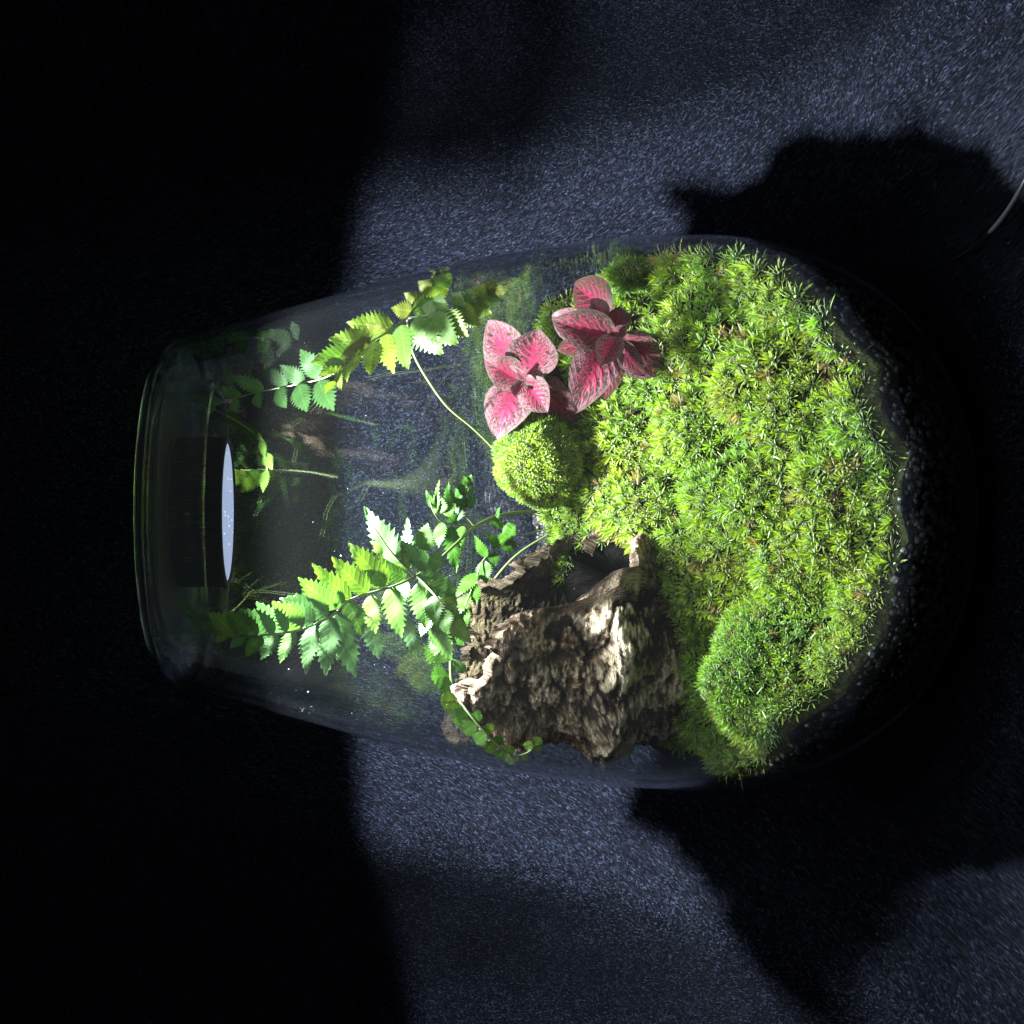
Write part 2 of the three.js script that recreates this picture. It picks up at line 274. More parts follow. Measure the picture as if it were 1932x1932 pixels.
// ------------------------------------------------------------------ cork bark tube
{
  const rimH = (th) => {   // th: 0 towards the viewer, growing to the right
    const P = [[-180, 0.119], [-165, 0.121], [-150, 0.122], [-130, 0.117], [-110, 0.108], [-90, 0.105], [-75, 0.111], [-55, 0.121], [-35, 0.128], [-22, 0.1265], [-12, 0.120], [0, 0.1185], [12, 0.1155], [20, 0.111], [26, 0.092], [34, 0.080], [60, 0.077], [80, 0.079], [95, 0.086], [110, 0.096], [122, 0.101], [134, 0.106], [141, 0.109], [146, 0.119], [160, 0.1235], [172, 0.1225], [180, 0.119]];
    const d = THREE.MathUtils.radToDeg(th); for (let i = 1; i < P.length; i++) if (d <= P[i][0]) { const t = (d - P[i - 1][0]) / (P[i][0] - P[i - 1][0]); return lerp(P[i - 1][1], P[i][1], t * t * (3 - 2 * t)); } return P[P.length - 1][1];
  };
  const cork = thing('cork_bark', 'hollow weathered piece of cork bark standing among moss against the glass', 'bark', V(bark.x, 0.04, bark.z));
  const cLight = RGB(0.70, 0.57, 0.41), cTan = RGB(0.42, 0.27, 0.15), cDark = RGB(0.040, 0.026, 0.017), cPink = RGB(0.42, 0.29, 0.205), cOlive = RGB(0.115, 0.092, 0.045), cRust = RGB(0.20, 0.08, 0.035);
  function disp(th, y, inner) {
    const sx = Math.sin(th), sz = Math.cos(th), X = sx * 3.2, Z = sz * 3.2;
    const warp = 0.5 * fbm(X * 1.4 + 4, y * 90, Z * 1.4, 3);
    const ledge = 1 - Math.abs(2 * ((y * 330 + 2.2 * warp + 0.9 * noise(X * 2, Z * 2, 1.1)) % 1 + 1) % 2 - 1);
    const strand = 1 - 2 * Math.abs(noise(X * 1.8 + warp, y * 760 + 2 * warp, Z * 1.8)), chunk = fbm(X * 1.1, y * 60, Z * 1.1, 3), pit = Math.max(0, fbm(X * 1.7, y * 210, Z * 1.7 + 9, 2) - 0.12);
    const big = fbm(X * 0.62 + 7, y * 62, Z * 0.62, 2), crack = Math.pow(1 - Math.abs(2 * fbm(X * 0.5 + 2, y * 120, Z * 0.5 + 5, 3)), 8);
    const fine = fbm(X * 7, y * 1300, Z * 7, 3);
    const d = inner ? 0.0013 * chunk + 0.0006 * strand + 0.0007 * fine : 0.0046 * big + 0.0021 * chunk + 0.0010 * (strand - 0.4) + 0.0006 * (ledge - 0.5) - 0.0036 * pit + 0.0010 * fine - 0.0032 * crack;
    const lum = clamp(0.42 + 0.42 * (strand - 0.4) + 0.9 * chunk + 0.5 * big - 2.0 * pit + 0.8 * fine - 0.35 * crack);
    return [d, lum];
  }
  const NA = 460, NH = 230, CAP = 0.84;
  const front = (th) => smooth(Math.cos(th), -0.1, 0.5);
  const build = (inner) => gridGeo(NA, NH, (u, v) => {
    const th = (u - 0.5) * 2 * Math.PI, sx = Math.sin(th), cz = Math.cos(th), F = front(th), rag = 0.0060 * fbm(sx * 4.2, cz * 5, 2.2, 4) + 0.0014 * noise(th * 22, 1.7), H = rimH(th) + rag;
    const thick = (0.0030 + 0.0034 * F) * (1 + 0.5 * noise(sx * 4, cz * 4, 6.6)), cap = inner ? 0 : clamp((v - CAP) / (1 - CAP)), y0 = inner ? lerp(0.036, H - 0.0006, v) : lerp(0.036, H, Math.min(v / CAP, 1));
    const [d, lum] = disp(th, y0, inner), lip = smooth(y0, H - 0.014, H - 0.003) * F;
    const yl = 0.0865 + 0.004 * noise(sx * 2.5, cz * 2.5, 4.4), led = F * Math.exp(-(((y0 - yl) / (y0 > yl ? 0.0045 : 0.009)) ** 2)), foot = F * smooth(y0, 0.066, 0.058);
    const wide = 0.003 * smooth(y0, 0.12, 0.085), off = (inner ? -thick : 0) + d + wide + (inner ? 0 : 0.0040 * lip + 0.0078 * led - 0.0026 * F * Math.exp(-(((y0 - 0.101) / 0.007) ** 2)) + 0.003 * foot - 0.0012 * F) - cap * thick * 1.02;
    const bumps = cap > 0 ? Math.sin(Math.PI * cap) * (0.0018 + 0.0062 * fbm(sx * 9, cz * 9, cap * 1.2, 4)) - cap * 0.0012 : 0, y = y0 + bumps;
    const rx = bark.rx + off, rz = bark.rz + off;
    const c = inner ? cOlive.clone().lerp(cDark, clamp(1.1 - lum)) : cDark.clone().lerp(cTan.clone().lerp(cLight, smooth(lum, 0.52, 0.75)), smooth(lum, 0.2, 0.75));
    if (!inner) {
      c.lerp(cLight, 0.7 * led * smooth(lum, 0.2, 0.6)); c.lerp(cOlive, 0.35 * smooth(fbm(sx * 4, y0 * 40, cz * 4 + 3, 2), 0.02, 0.25) * (1 - cap));  // ledge coloured paler, painting in the lamp light it catches from above
      const top = Math.max(cap > 0 ? 1 : 0, lip); c.lerp(cPink.clone().lerp(cDark, clamp(0.55 - 0.5 * lum - 2.2 * fbm(sx * 20, cz * 20, y0 * 300 + cap * 3, 3))), top * 0.85);
      c.lerp(cRust, 0.6 * smooth(Math.abs(th + 1.5), 0.4, 0.05));
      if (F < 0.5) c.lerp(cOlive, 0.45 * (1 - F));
    }
    c.multiplyScalar(inner ? lerp(0.22, 1.3, smooth(y0, H - 0.022, H - 0.004)) : lerp(0.45, 1, F));  // shade of the hollow painted in: inner face darkens below the lit rim
    return [V(sx * rx, y - 0.04, cz * rz), u * 8, y0 * 40, c];
  });
  const bmp = tex(512, 512, (x, y) => { const v = 0.5 + 0.9 * fbm(x / 22, y / 3.2, 0.3, 4); return [v, v, v]; }), bmat = (sc) => new THREE.MeshPhysicalMaterial({ vertexColors: true, roughness: 0.88, bumpMap: bmp, bumpScale: sc, specularIntensity: 0.3 });
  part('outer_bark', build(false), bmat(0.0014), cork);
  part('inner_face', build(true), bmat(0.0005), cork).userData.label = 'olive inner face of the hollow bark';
}

// ------------------------------------------------------------------ ferns
const fernTex = tex(256, 512, (x, y) => {   // u across, v along
  const u = (x / 255) * 2 - 1, v = y / 511, mid = Math.exp(-((u / 0.07) ** 2)), lat = Math.pow(Math.abs(Math.sin((v * 9 - Math.abs(u) * 1.4) * Math.PI)), 8) * 1.2, c = 0.74 + 0.22 * fbm(x / 9, y / 9, 0.4, 3);
  const k = c + 0.32 * mid + 0.16 * lat; return [k * 0.80, k * 0.80, k * 0.72];
});
const fernBump = tex(256, 512, (x, y) => { const u = (x / 255) * 2 - 1, v = y / 511, lat = Math.pow(Math.abs(Math.sin((v * 9 - Math.abs(u) * 1.4) * Math.PI)), 6), k = 0.5 + 0.35 * fbm(x / 5, y / 5, 0.4, 3) - 0.35 * lat - 0.4 * Math.exp(-((u / 0.08) ** 2)); return [k, k, k]; });
const fernMat = (c, coat = 0.8) => new THREE.MeshPhysicalMaterial({ color: c, map: fernTex, bumpMap: fernBump, bumpScale: 0.00010, roughness: 0.95, specularIntensity: 0.12, transmission: 0.32, thickness: 0, clearcoat: coat, clearcoatRoughness: 0.46, side: THREE.DoubleSide });
const fernMats = [fernMat(RGB(0.074, 0.185, 0.018), 0.5), fernMat(RGB(0.080, 0.195, 0.050), 0.65), fernMat(RGB(0.108, 0.205, 0.014), 0.5)];
const youngMats = [fernMat(RGB(0.052, 0.160, 0.006), 0.25), fernMat(RGB(0.034, 0.115, 0.006), 0.25)];
const limeMats = [fernMat(RGB(0.140, 0.230, 0.008), 0.35), fernMat(RGB(0.085, 0.190, 0.012), 0.55), fernMat(RGB(0.125, 0.15, 0.014), 0.2)];
const dimMat = fernMat(RGB(0.014, 0.045, 0.006), 0.1);  // leaf colours darkened for the added fronds that imitate glass reflections
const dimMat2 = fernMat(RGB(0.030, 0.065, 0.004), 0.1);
const stemMat = new THREE.MeshPhysicalMaterial({ color: RGB(0.10, 0.13, 0.04), roughness: 0.5, clearcoat: 0.3, clearcoatRoughness: 0.4 });
function pinnaGeo(seed, { W = 0.36, teeth = 8, amp = 0.36, curl = 0.12, cup = 0.5, shape = 'blade' } = {}) {
  const r = rng(seed), per = 4, NS = teeth * per, cols = [-1, -0.72, -0.35, 0, 0.35, 0.72, 1], pos = [], uv = [], idx = [], ph = r() * 9, tw = (r() - 0.5) * 0.5;
  for (let i = 0; i <= NS; i++) {
    const s = i / NS, f = (i % per) / (per - 1);
    const pr = shape === 'fan' ? Math.pow(Math.sin(Math.PI * Math.pow(s * 0.985 + 0.012, 1.25)), 0.62) : Math.pow(Math.sin(Math.PI * Math.pow(clamp(s * 0.965 + 0.03), 0.60)), 0.85);
    const w = W * 0.5 * Math.max(pr, 0.02);
    for (const t of cols) {
      const e = Math.abs(t) > 0.9 ? 1 - amp * (1 - f) : 1, side = t < 0 ? 1.06 : 0.94, y = t * w * e * side, x = s + Math.abs(y) * 0.34 * (1 - s) + (Math.abs(t) > 0.9 ? amp * 0.12 * f * (1 - s) : 0);
      const z = 0.20 * Math.abs(y) - cup * y * y / W - curl * s * s + 0.012 * Math.sin(s * 11 + ph + t * 2) + tw * y * s;
      pos.push(x, y, z); uv.push(t * 0.5 + 0.5, s);
    }
  }
  for (let i = 0; i < NS; i++) for (let j = 0; j < 6; j++) { const a = i * 7 + j, b = a + 1, c = a + 7, d = c + 1; idx.push(a, c, d, a, d, b); }
  const g = new THREE.BufferGeometry(); g.setAttribute('position', new THREE.Float32BufferAttribute(pos, 3)); g.setAttribute('uv', new THREE.Float32BufferAttribute(uv, 2)); g.setIndex(idx); g.computeVertexNormals(); return g;
}
function taperTube(curve, r0, r1, n = 60, k = 6) {
  const fr = curve.computeFrenetFrames(n, false);
  return gridGeo(k, n, (u, v, i, j) => { const p = curve.getPointAt(j / n), a = u * 6.2832, R = lerp(r0, r1, j / n); return [p.addScaledVector(fr.normals[j], Math.cos(a) * R).addScaledVector(fr.binormals[j], Math.sin(a) * R), u, v * 20]; });
}
const xAx = V(1, 0, 0);
function placeBlade(parent, name, geo, mat, base, dir, nrm, len, wid = 1) {
  const m = part(name, geo, mat, parent), X = dir.clone().normalize(), Y = nrm.clone().cross(X).normalize(), Z = X.clone().cross(Y).normalize();
  m.quaternion.setFromRotationMatrix(new THREE.Matrix4().makeBasis(X, Y, Z)); m.position.copy(base); m.scale.set(len, len * wid, len); return m;
}
const blades = [1, 2, 3, 4, 5, 6].map((k) => pinnaGeo(40 + k, { W: 0.5, teeth: 8 + k % 3, curl: 0.04 + 0.05 * (k % 4), amp: 0.40 }));
const fans = [1, 2, 3].map((k) => pinnaGeo(80 + k, { W: 0.7, teeth: 7, amp: 0.5, shape: 'fan', curl: 0.1 * k }));
// leaves measured one by one: [base x, y, tip x, y, width] on an enlarged view, at the depth of their stem
function measured(plant, stem, spots, o) {
  const curve = new THREE.CatmullRomCurve3(stem.map(([x, y, z]) => pt(...o.px(x, y), z).sub(plant.position)), false, 'centripetal');
  const f = part('frond', taperTube(curve, o.r0 ?? 0.0005, o.r1 ?? 0.00018, 80), stemMat, plant), r = rng(o.seed ?? 1), mats = o.mats ?? fernMats, geos = o.geos ?? blades, n0 = (o.n ?? V(0.12, 0.6, 0.78)).clone().normalize();
  spots.forEach(([bx, by, tx, ty, w, mat, dz]) => {
    const away = o.dimFrom !== undefined && bx < o.dimFrom;  // leaves beyond the lamp cone get a lighter colour, replacing missing light
    let z = 0, best = 1e9; for (let i = 1; i < stem.length; i++) for (let k = 0; k <= 12; k++) { const u = k / 12, d = Math.hypot(lerp(stem[i - 1][0], stem[i][0], u) - bx, lerp(stem[i - 1][1], stem[i][1], u) - by); if (d < best) { best = d; z = lerp(stem[i - 1][2], stem[i][2], u); } }
    z += (r() - 0.5) * 0.0012 + (o.fwd ?? 0);
    const B = pt(...o.px(bx, by), z), T = pt(...o.px(tx, ty), z + (dz ?? (o.dz ?? 0.002)) + (r() - 0.5) * 0.002), d = T.clone().sub(B), L = d.length(), W = w * o.k * (EYE.z - z) / FPX, g = geos[Math.floor(r() * geos.length)];
    placeBlade(f, 'pinna', g, away ? fernMats[1] : mats[mat ?? Math.floor(r() * mats.length)], B.sub(plant.position), d, n0.clone().add(V(r() - 0.5, r() - 0.5, r() - 0.5).multiplyScalar(o.jit ?? 0.45)).normalize(), L * 1.03, (W / L) / (geos === fans ? 0.7 : 0.5) * 1.34);
  });
  return f;
}
{
  const crown = pt(1062, 985, -0.045), px = (x, y) => [335.8 + x * 0.3743, 839.4 + y * 0.3743], k = 0.3743;
  const fern = thing('fern', 'glossy green holly-leaved fern with several arching fronds above the cork bark', 'fern', crown);
  // the great frond
  measured(fern, [[1932, 400, -0.045], [1850, 345, -0.040], [1640, 352, -0.030], [1500, 410, -0.018], [1400, 500, -0.008], [1300, 590, -0.001], [1200, 660, 0.004], [1080, 715, 0.008], [860, 785, 0.013], [780, 860, 0.015], [620, 930, 0.018], [480, 955, 0.019], [310, 955, 0.018], [160, 925, 0.015], [0, 795, 0.010]], [
    [1055, 705, 865, 510, 120, 2], [955, 745, 775, 585, 115, 2], [870, 775, 670, 622, 100, 2], [800, 820, 605, 690, 130, 0], [760, 855, 528, 765, 125, 1], [690, 890, 520, 812, 110, 1], [620, 925, 478, 800, 125, 0], [545, 945, 395, 800, 125], [480, 955, 320, 840, 115], [400, 958, 235, 852, 105], [315, 955, 150, 850, 95], [235, 945, 95, 860, 80], [165, 925, 50, 845, 70], [100, 885, 0, 790, 55],
    [1075, 715, 1112, 972, 140, 0], [975, 760, 985, 948, 115, 2], [860, 790, 918, 962, 105, 0], [805, 850, 882, 1168, 140, 1], [775, 865, 738, 1158, 130, 1], [690, 905, 622, 1142, 120, 1], [585, 940, 505, 1092, 110, 0], [500, 955, 405, 1070, 100], [420, 960, 340, 1062, 90], [335, 958, 262, 1020, 80], [250, 945, 190, 990, 65],
    [960, 870, 1010, 1082, 115, 1, -0.004], [1140, 860, 1208, 1080, 90, 1, -0.004], [900, 800, 940, 900, 80, 1, -0.004], [700, 940, 700, 1080, 100, 1, -0.006], [790, 930, 800, 1090, 110, 1, -0.006],
    [1030, 705, 940, 640, 90, 0], [840, 790, 760, 770, 80, 0]], { px, k, seed: 5, r0: 0.00062, r1: 0.0002, n: V(0.34, 0.62, 0.68), jit: 0.3 });
  // its lowest branches
  measured(fern, [[1195, 662, 0.004], [1140, 610, 0.006], [1060, 520, 0.008], [985, 410, 0.009]], [[1110, 590, 938, 322, 135, 1], [1150, 640, 962, 430, 150, 2], [1165, 625, 1132, 378, 80, 1], [1150, 665, 990, 605, 95, 0], [1195, 600, 1110, 485, 115, 1], [1235, 530, 1248, 402, 100, 0], [1270, 590, 1150, 572, 110, 1], [1265, 570, 1345, 600, 95, 0]], { px, k, seed: 6, r0: 0.0004, jit: 0.3, n: V(0.25, 0.6, 0.76) });
  measured(fern, [[1200, 660, 0.004], [1260, 720, 0.009], [1330, 800, 0.013], [1390, 900, 0.014], [1440, 970, 0.014]], [[1215, 660, 1385, 720, 130, 1], [1260, 700, 1405, 800, 130, 0], [1310, 790, 1420, 880, 110, 2], [1290, 760, 1290, 900, 110, 0], [1230, 690, 1245, 920, 130, 0], [1340, 830, 1350, 950, 90, 0], [1380, 880, 1468, 1002, 90, 2], [1160, 690, 1090, 800, 90, 1, -0.004]], { px, k, seed: 7, r0: 0.0004, jit: 0.3, n: V(0.28, 0.66, 0.7) });
  measured(fern, [[1220, 680, 0.000], [1260, 800, -0.002], [1300, 920, -0.004], [1360, 1080, -0.006]], [[1250, 780, 1380, 1000, 130, 1], [1290, 900, 1375, 1085, 120, 1], [1270, 860, 1220, 960, 80, 1], [1320, 960, 1290, 1060, 80, 1]], { px, k, seed: 8, r0: 0.0003, mats: [fernMats[2], fernMats[0]] });
  // young frond with small lobes
  measured(fern, [[1495, 412, -0.018], [1400, 402, -0.014], [1330, 388, -0.012], [1290, 340, -0.010], [1258, 245, -0.010]], [[1330, 392, 1308, 512, 70], [1375, 410, 1400, 640, 75], [1440, 410, 1378, 600, 70], [1405, 400, 1340, 315, 60], [1300, 345, 1296, 182, 42], [1290, 325, 1248, 235, 34], [1315, 345, 1312, 245, 80], [1330, 335, 1398, 300, 70], [1375, 350, 1358, 188, 55], [1400, 380, 1440, 240, 70]], { px, k, seed: 9, r0: 0.0003, mats: youngMats, n: V(0.1, 0.5, 0.85), jit: 0.8 });
  measured(fern, [[1490, 405, -0.018], [1440, 330, -0.014], [1450, 240, -0.013], [1470, 165, -0.013]], [[1450, 320, 1385, 270, 55], [1445, 290, 1395, 225, 50], [1450, 250, 1410, 195, 44], [1460, 210, 1440, 165, 36], [1450, 310, 1500, 265, 50], [1455, 260, 1490, 210, 44], [1462, 200, 1475, 155, 36]], { px, k, seed: 10, r0: 0.0003, mats: youngMats, n: V(0.1, 0.5, 0.85), jit: 0.8 });
  // thin wavy frond behind
  measured(fern, [[1930, 405, -0.045], [1800, 440, -0.042], [1690, 452, -0.030], [1640, 400, -0.026], [1600, 350, -0.024]], [[1605, 362, 1622, 315, 50], [1640, 395, 1580, 390, 60], [1650, 400, 1698, 455, 70], [1670, 440, 1610, 500, 60]], { px, k, seed: 11, r0: 0.0003, mats: youngMats, jit: 0.9 });
  measured(fern, [[1690, 455, -0.030], [1620, 520, -0.026], [1540, 580, -0.024], [1500, 680, -0.022], [1450, 800, -0.020], [1400, 900, -0.020], [1380, 1000, -0.018]], [[1660, 480, 1685, 545, 75], [1620, 515, 1560, 450, 55], [1590, 540, 1600, 610, 50], [1555, 565, 1492, 470, 50], [1540, 585, 1548, 695, 75], [1510, 650, 1395, 755, 70], [1490, 700, 1500, 800, 60], [1470, 755, 1390, 860, 65], [1440, 820, 1450, 920, 60], [1420, 860, 1350, 930, 60], [1390, 950, 1440, 1010, 60]], { px, k, seed: 12, r0: 0.0003, mats: youngMats, n: V(0.3, 0.35, 0.85), jit: 0.9 });
  // frond that runs behind the bark and curls out at the glass
  measured(fern, [[1900, 430, -0.045], [1700, 560, -0.042], [1560, 720, -0.040], [1450, 870, -0.036], [1385, 1000, -0.026], [1372, 1100, -0.014], [1385, 1230, 0.000], [1440, 1320, 0.010], [1540, 1440, 0.013], [1620, 1520, 0.013], [1700, 1568, 0.012], [1770, 1548, 0.012], [1820, 1490, 0.012]], [
    [1372, 1090, 1242, 1032, 110], [1372, 1160, 1285, 1165, 95], [1385, 1225, 1310, 1195, 80], [1410, 1285, 1328, 1290, 95], [1450, 1330, 1345, 1330, 70], [1470, 1360, 1385, 1385, 95], [1510, 1400, 1440, 1445, 85], [1555, 1450, 1500, 1500, 80], [1600, 1500, 1555, 1545, 70], [1645, 1535, 1615, 1580, 60], [1690, 1562, 1670, 1600, 50],
    [1390, 1080, 1440, 1150, 65], [1400, 1180, 1440, 1230, 60], [1480, 1360, 1530, 1370, 55], [1530, 1420, 1590, 1440, 55], [1590, 1480, 1640, 1500, 50], [1640, 1525, 1690, 1545, 44], [1735, 1560, 1755, 1590, 40], [1770, 1548, 1760, 1495, 44], [1790, 1530, 1835, 1530, 44], [1800, 1515, 1818, 1475, 50]], { px, k, seed: 13, r0: 0.0004, r1: 0.0003, geos: fans, mats: [fernMats[0], youngMats[0], fernMats[2]], n: V(0, 0.35, 0.92), dz: 0.001 });
}
{
  const crown = pt(1000, 928, -0.04), px = (x, y) => [568.2 + x * 0.3743, 490.7 + y * 0.3743], k = 0.3743;
  const fern = thing('fern', 'lime green fern with one thin stem and a drooping three-armed frond', 'fern', crown);
  const hub = [535, 292, 0.004];
  measured(fern, [[1190, 1190, -0.040], [1090, 1080, -0.034], [1000, 980, -0.029], [870, 850, -0.021], [740, 740, -0.014], [650, 620, -0.007], [570, 480, -0.001], [545, 390, 0.002], hub], [], { px, k, r0: 0.00050, r1: 0.00036 });
  measured(fern, [hub, [450, 355, 0.010], [330, 425, 0.013], [220, 500, 0.014], [180, 580, 0.012], [140, 655, 0.009]], [
    [465, 345, 238, 325, 125, 0], [350, 415, 150, 405, 120, 0], [270, 460, 55, 515, 105, 1], [210, 510, 95, 575, 70, 0], [500, 330, 525, 545, 150, 1], [430, 375, 440, 562, 130, 0], [370, 410, 345, 572, 115, 0], [300, 445, 258, 555, 100, 0], [240, 490, 215, 600, 80, 0], [190, 560, 195, 650, 60, 0], [165, 610, 120, 660, 50, 0],
    [420, 360, 330, 330, 70, 2, 0.004], [350, 410, 260, 440, 60, 2, 0.004], [300, 440, 210, 480, 56, 2, 0.004]], { px, k, seed: 21, r0: 0.00034, mats: [limeMats[0], limeMats[1], limeMats[2]], jit: 0.35, n: V(-0.28, 0.68, 0.68) });
  measured(fern, [hub, [600, 205, 0.001], [680, 132, -0.004], [745, 75, -0.008]], [[560, 255, 695, 205, 100, 1], [610, 200, 740, 150, 100, 0], [640, 165, 755, 92, 100, 1], [690, 120, 760, 72, 70, 0], [560, 260, 455, 245, 90, 2], [600, 205, 520, 175, 80, 2], [650, 155, 590, 115, 70, 2], [700, 110, 660, 80, 56, 2]], { px, k, seed: 22, r0: 0.00034, mats: limeMats, jit: 0.35, n: V(-0.35, 0.66, 0.66) });
  measured(fern, [hub, [620, 280, 0.008], [700, 262, 0.010], [800, 232, 0.010], [900, 190, 0.008], [980, 140, 0.004], [1032, 122, 0.002]], [[640, 275, 655, 200, 80, 1], [700, 258, 695, 172, 90, 1], [775, 240, 790, 160, 95, 1], [835, 220, 850, 145, 90, 1], [885, 198, 915, 120, 85, 0], [935, 170, 975, 100, 70, 2],
    [570, 295, 692, 478, 165, 1], [640, 280, 772, 425, 160, 1], [715, 262, 832, 388, 140, 0], [790, 240, 895, 328, 125, 0], [855, 212, 955, 268, 110, 0], [920, 180, 1000, 205, 80, 1], [970, 145, 1038, 150, 60, 2]], { px, k, seed: 23, r0: 0.00034, mats: limeMats, jit: 0.35, n: V(-0.35, 0.64, 0.68) });
  // added fronds by neck and lamp, standing in for reflections in the glass
  const qx = (x, y) => [226 + x * 0.2341, 581 + y * 0.2341];
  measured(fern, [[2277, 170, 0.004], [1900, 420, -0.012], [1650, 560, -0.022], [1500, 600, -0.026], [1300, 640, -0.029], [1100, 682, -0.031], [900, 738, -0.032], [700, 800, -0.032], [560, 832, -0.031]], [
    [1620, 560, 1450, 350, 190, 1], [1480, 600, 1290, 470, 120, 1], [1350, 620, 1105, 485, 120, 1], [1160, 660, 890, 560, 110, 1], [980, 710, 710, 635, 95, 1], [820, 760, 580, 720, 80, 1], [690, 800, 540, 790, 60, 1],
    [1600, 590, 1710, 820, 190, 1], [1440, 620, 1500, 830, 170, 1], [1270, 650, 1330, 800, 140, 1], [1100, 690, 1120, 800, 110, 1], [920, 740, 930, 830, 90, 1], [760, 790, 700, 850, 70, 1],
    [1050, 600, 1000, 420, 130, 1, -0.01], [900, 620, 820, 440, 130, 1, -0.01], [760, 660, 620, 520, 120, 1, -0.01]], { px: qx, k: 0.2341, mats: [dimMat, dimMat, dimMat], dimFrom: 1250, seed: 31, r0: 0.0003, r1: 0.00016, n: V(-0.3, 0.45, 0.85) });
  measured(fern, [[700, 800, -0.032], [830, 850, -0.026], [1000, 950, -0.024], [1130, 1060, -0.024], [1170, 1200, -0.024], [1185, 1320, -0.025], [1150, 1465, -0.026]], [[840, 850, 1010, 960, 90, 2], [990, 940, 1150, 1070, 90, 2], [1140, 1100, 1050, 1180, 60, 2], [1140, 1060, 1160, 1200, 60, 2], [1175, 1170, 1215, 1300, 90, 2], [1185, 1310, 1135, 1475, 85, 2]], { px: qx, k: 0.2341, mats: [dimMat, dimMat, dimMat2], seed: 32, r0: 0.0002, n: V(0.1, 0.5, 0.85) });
}

// ------------------------------------------------------------------ pink-veined nerve plants
function nerveAt(u, v) {   // how much of a vein runs here, and the place along the side veins
  const au = Math.abs(u), d = au / (0.075 * (1.2 - v) + 0.02); let m = Math.exp(-d * d);
  const q = v - au * 0.36 - 0.05 * au * au + 0.02 * noise(u * 3, v * 5), k = q * 7.4 + (u > 0 ? 0.35 : 0) + 0.35 * noise(u * 5, v * 9, 3.3), f = Math.abs(k - Math.round(k)) / 7.4, wv = (0.020 + 0.012 * noise(u * 6, v * 8, 1.1)) * (1.25 - au * 0.85); if (q > -0.02 && q < 0.95) m = Math.max(m, Math.exp(-((f / wv) ** 2)));
  const k2 = (v + au * 0.5) * 7.5, f2 = Math.abs(k2 - Math.round(k2)) / 7.5; m = Math.max(m, 0.6 * smooth(au, 0.25, 0.5) * Math.exp(-((f2 / 0.016) ** 2)));
  return m;
}
const NW = 256, NH2 = 384, nerve = new Float32Array(NW * NH2);
for (let y = 0; y < NH2; y++) for (let x = 0; x < NW; x++) nerve[y * NW + x] = nerveAt(x / (NW - 1) * 2 - 1, y / (NH2 - 1));
function nerveTex(pale) {
  const cG = RGB(0.030, 0.028, 0.012), cV = RGB(0.25, 0.016, 0.052), cA = RGB(0.085, 0.009, 0.020).lerp(RGB(0.19, 0.022, 0.05), pale), cB = RGB(0.060, 0.010, 0.016).lerp(RGB(0.22, 0.11, 0.13), pale), cF = new THREE.Color(), c = new THREE.Color();
  return tex(NW, NH2, (x, y) => {
    const u = x / (NW - 1) * 2 - 1, v = y / (NH2 - 1), m = nerve[y * NW + x], au = Math.abs(u), out = Math.max(au, Math.abs(v - 0.45) * 1.75), q = v - au * 0.36;
    const fleck = fbm(q * 34 + 0.8 * noise(u * 4, v * 7) + (u > 0 ? 40 : 0), au * 9 + pale * 9, 1.5, 3), dark = smooth(fleck * 1.9 + (out - 0.5) * 0.8 - m * 0.8 + 0.20 - pale * 0.12, 0.0, 0.18);
    cF.copy(cA).lerp(cB, smooth(out + 0.4 * fbm(x / 25, y / 25, 2.1, 2), 0.2, 0.75)); c.copy(cF).lerp(cV, clamp(m * 0.95 + 0.25 * fbm(x / 14, y / 14, 3.3, 2))).lerp(cG, dark);
    const frost = pale * smooth(out + 0.5 * fbm(x / 22, y / 22, 9.1, 2), 0.55, 1.0); c.lerp(RGB(0.24, 0.13, 0.155), 0.5 * frost);
    if (au > 0.955) c.lerp(RGB(0.075, 0.085, 0.035), smooth(au, 0.955, 0.99));
    return [c.r, c.g, c.b];
  });
}
const nerveBump = tex(NW, NH2, (x, y) => { const m = nerve[y * NW + x], k = 0.55 - 0.4 * m + 0.25 * fbm(x / 4, y / 4, 0.3, 2); return [k, k, k]; });
const nerveMats = [0, 0.55, 1].map((p, i) => new THREE.MeshPhysicalMaterial({ color: RGB(0.92, 0.92, 0.92), map: nerveTex(p), bumpMap: nerveBump, bumpScale: 0.00022, roughness: 0.95, specularIntensity: 0.15, transmission: 0.22, thickness: 0, clearcoat: 0.14, clearcoatRoughness: 0.4, side: THREE.DoubleSide }));
function nerveLeafGeo(seed, cup, curl) {
  const r = rng(seed), NS = 26, NT = 14, ph = r() * 6;
  return gridGeo(NT, NS, (a, s) => {
    const t = a * 2 - 1, w = 0.5 * Math.pow(Math.max(0.0, Math.sin(Math.PI * Math.pow(s, 0.82))), 0.74), y = t * w;
    const k = s * 8 - Math.abs(t) * 2.4, quilt = 0.010 * Math.sin(k * 6.283) * (1 - Math.abs(t) * 0.4) * Math.sin(Math.PI * s);
    const z = cup * Math.abs(t) * w * 0.9 - cup * 0.9 * y * y - curl * s * s + quilt + 0.018 * Math.sin(s * 7 + ph) * t;
    return [V(s, y, z), a, s];
  });
}
const nerveGeos = [nerveLeafGeo(1, 0.30, 0.16), nerveLeafGeo(2, 0.42, 0.26), nerveLeafGeo(3, 0.2, 0.36), nerveLeafGeo(4, 0.36, 0.05)];
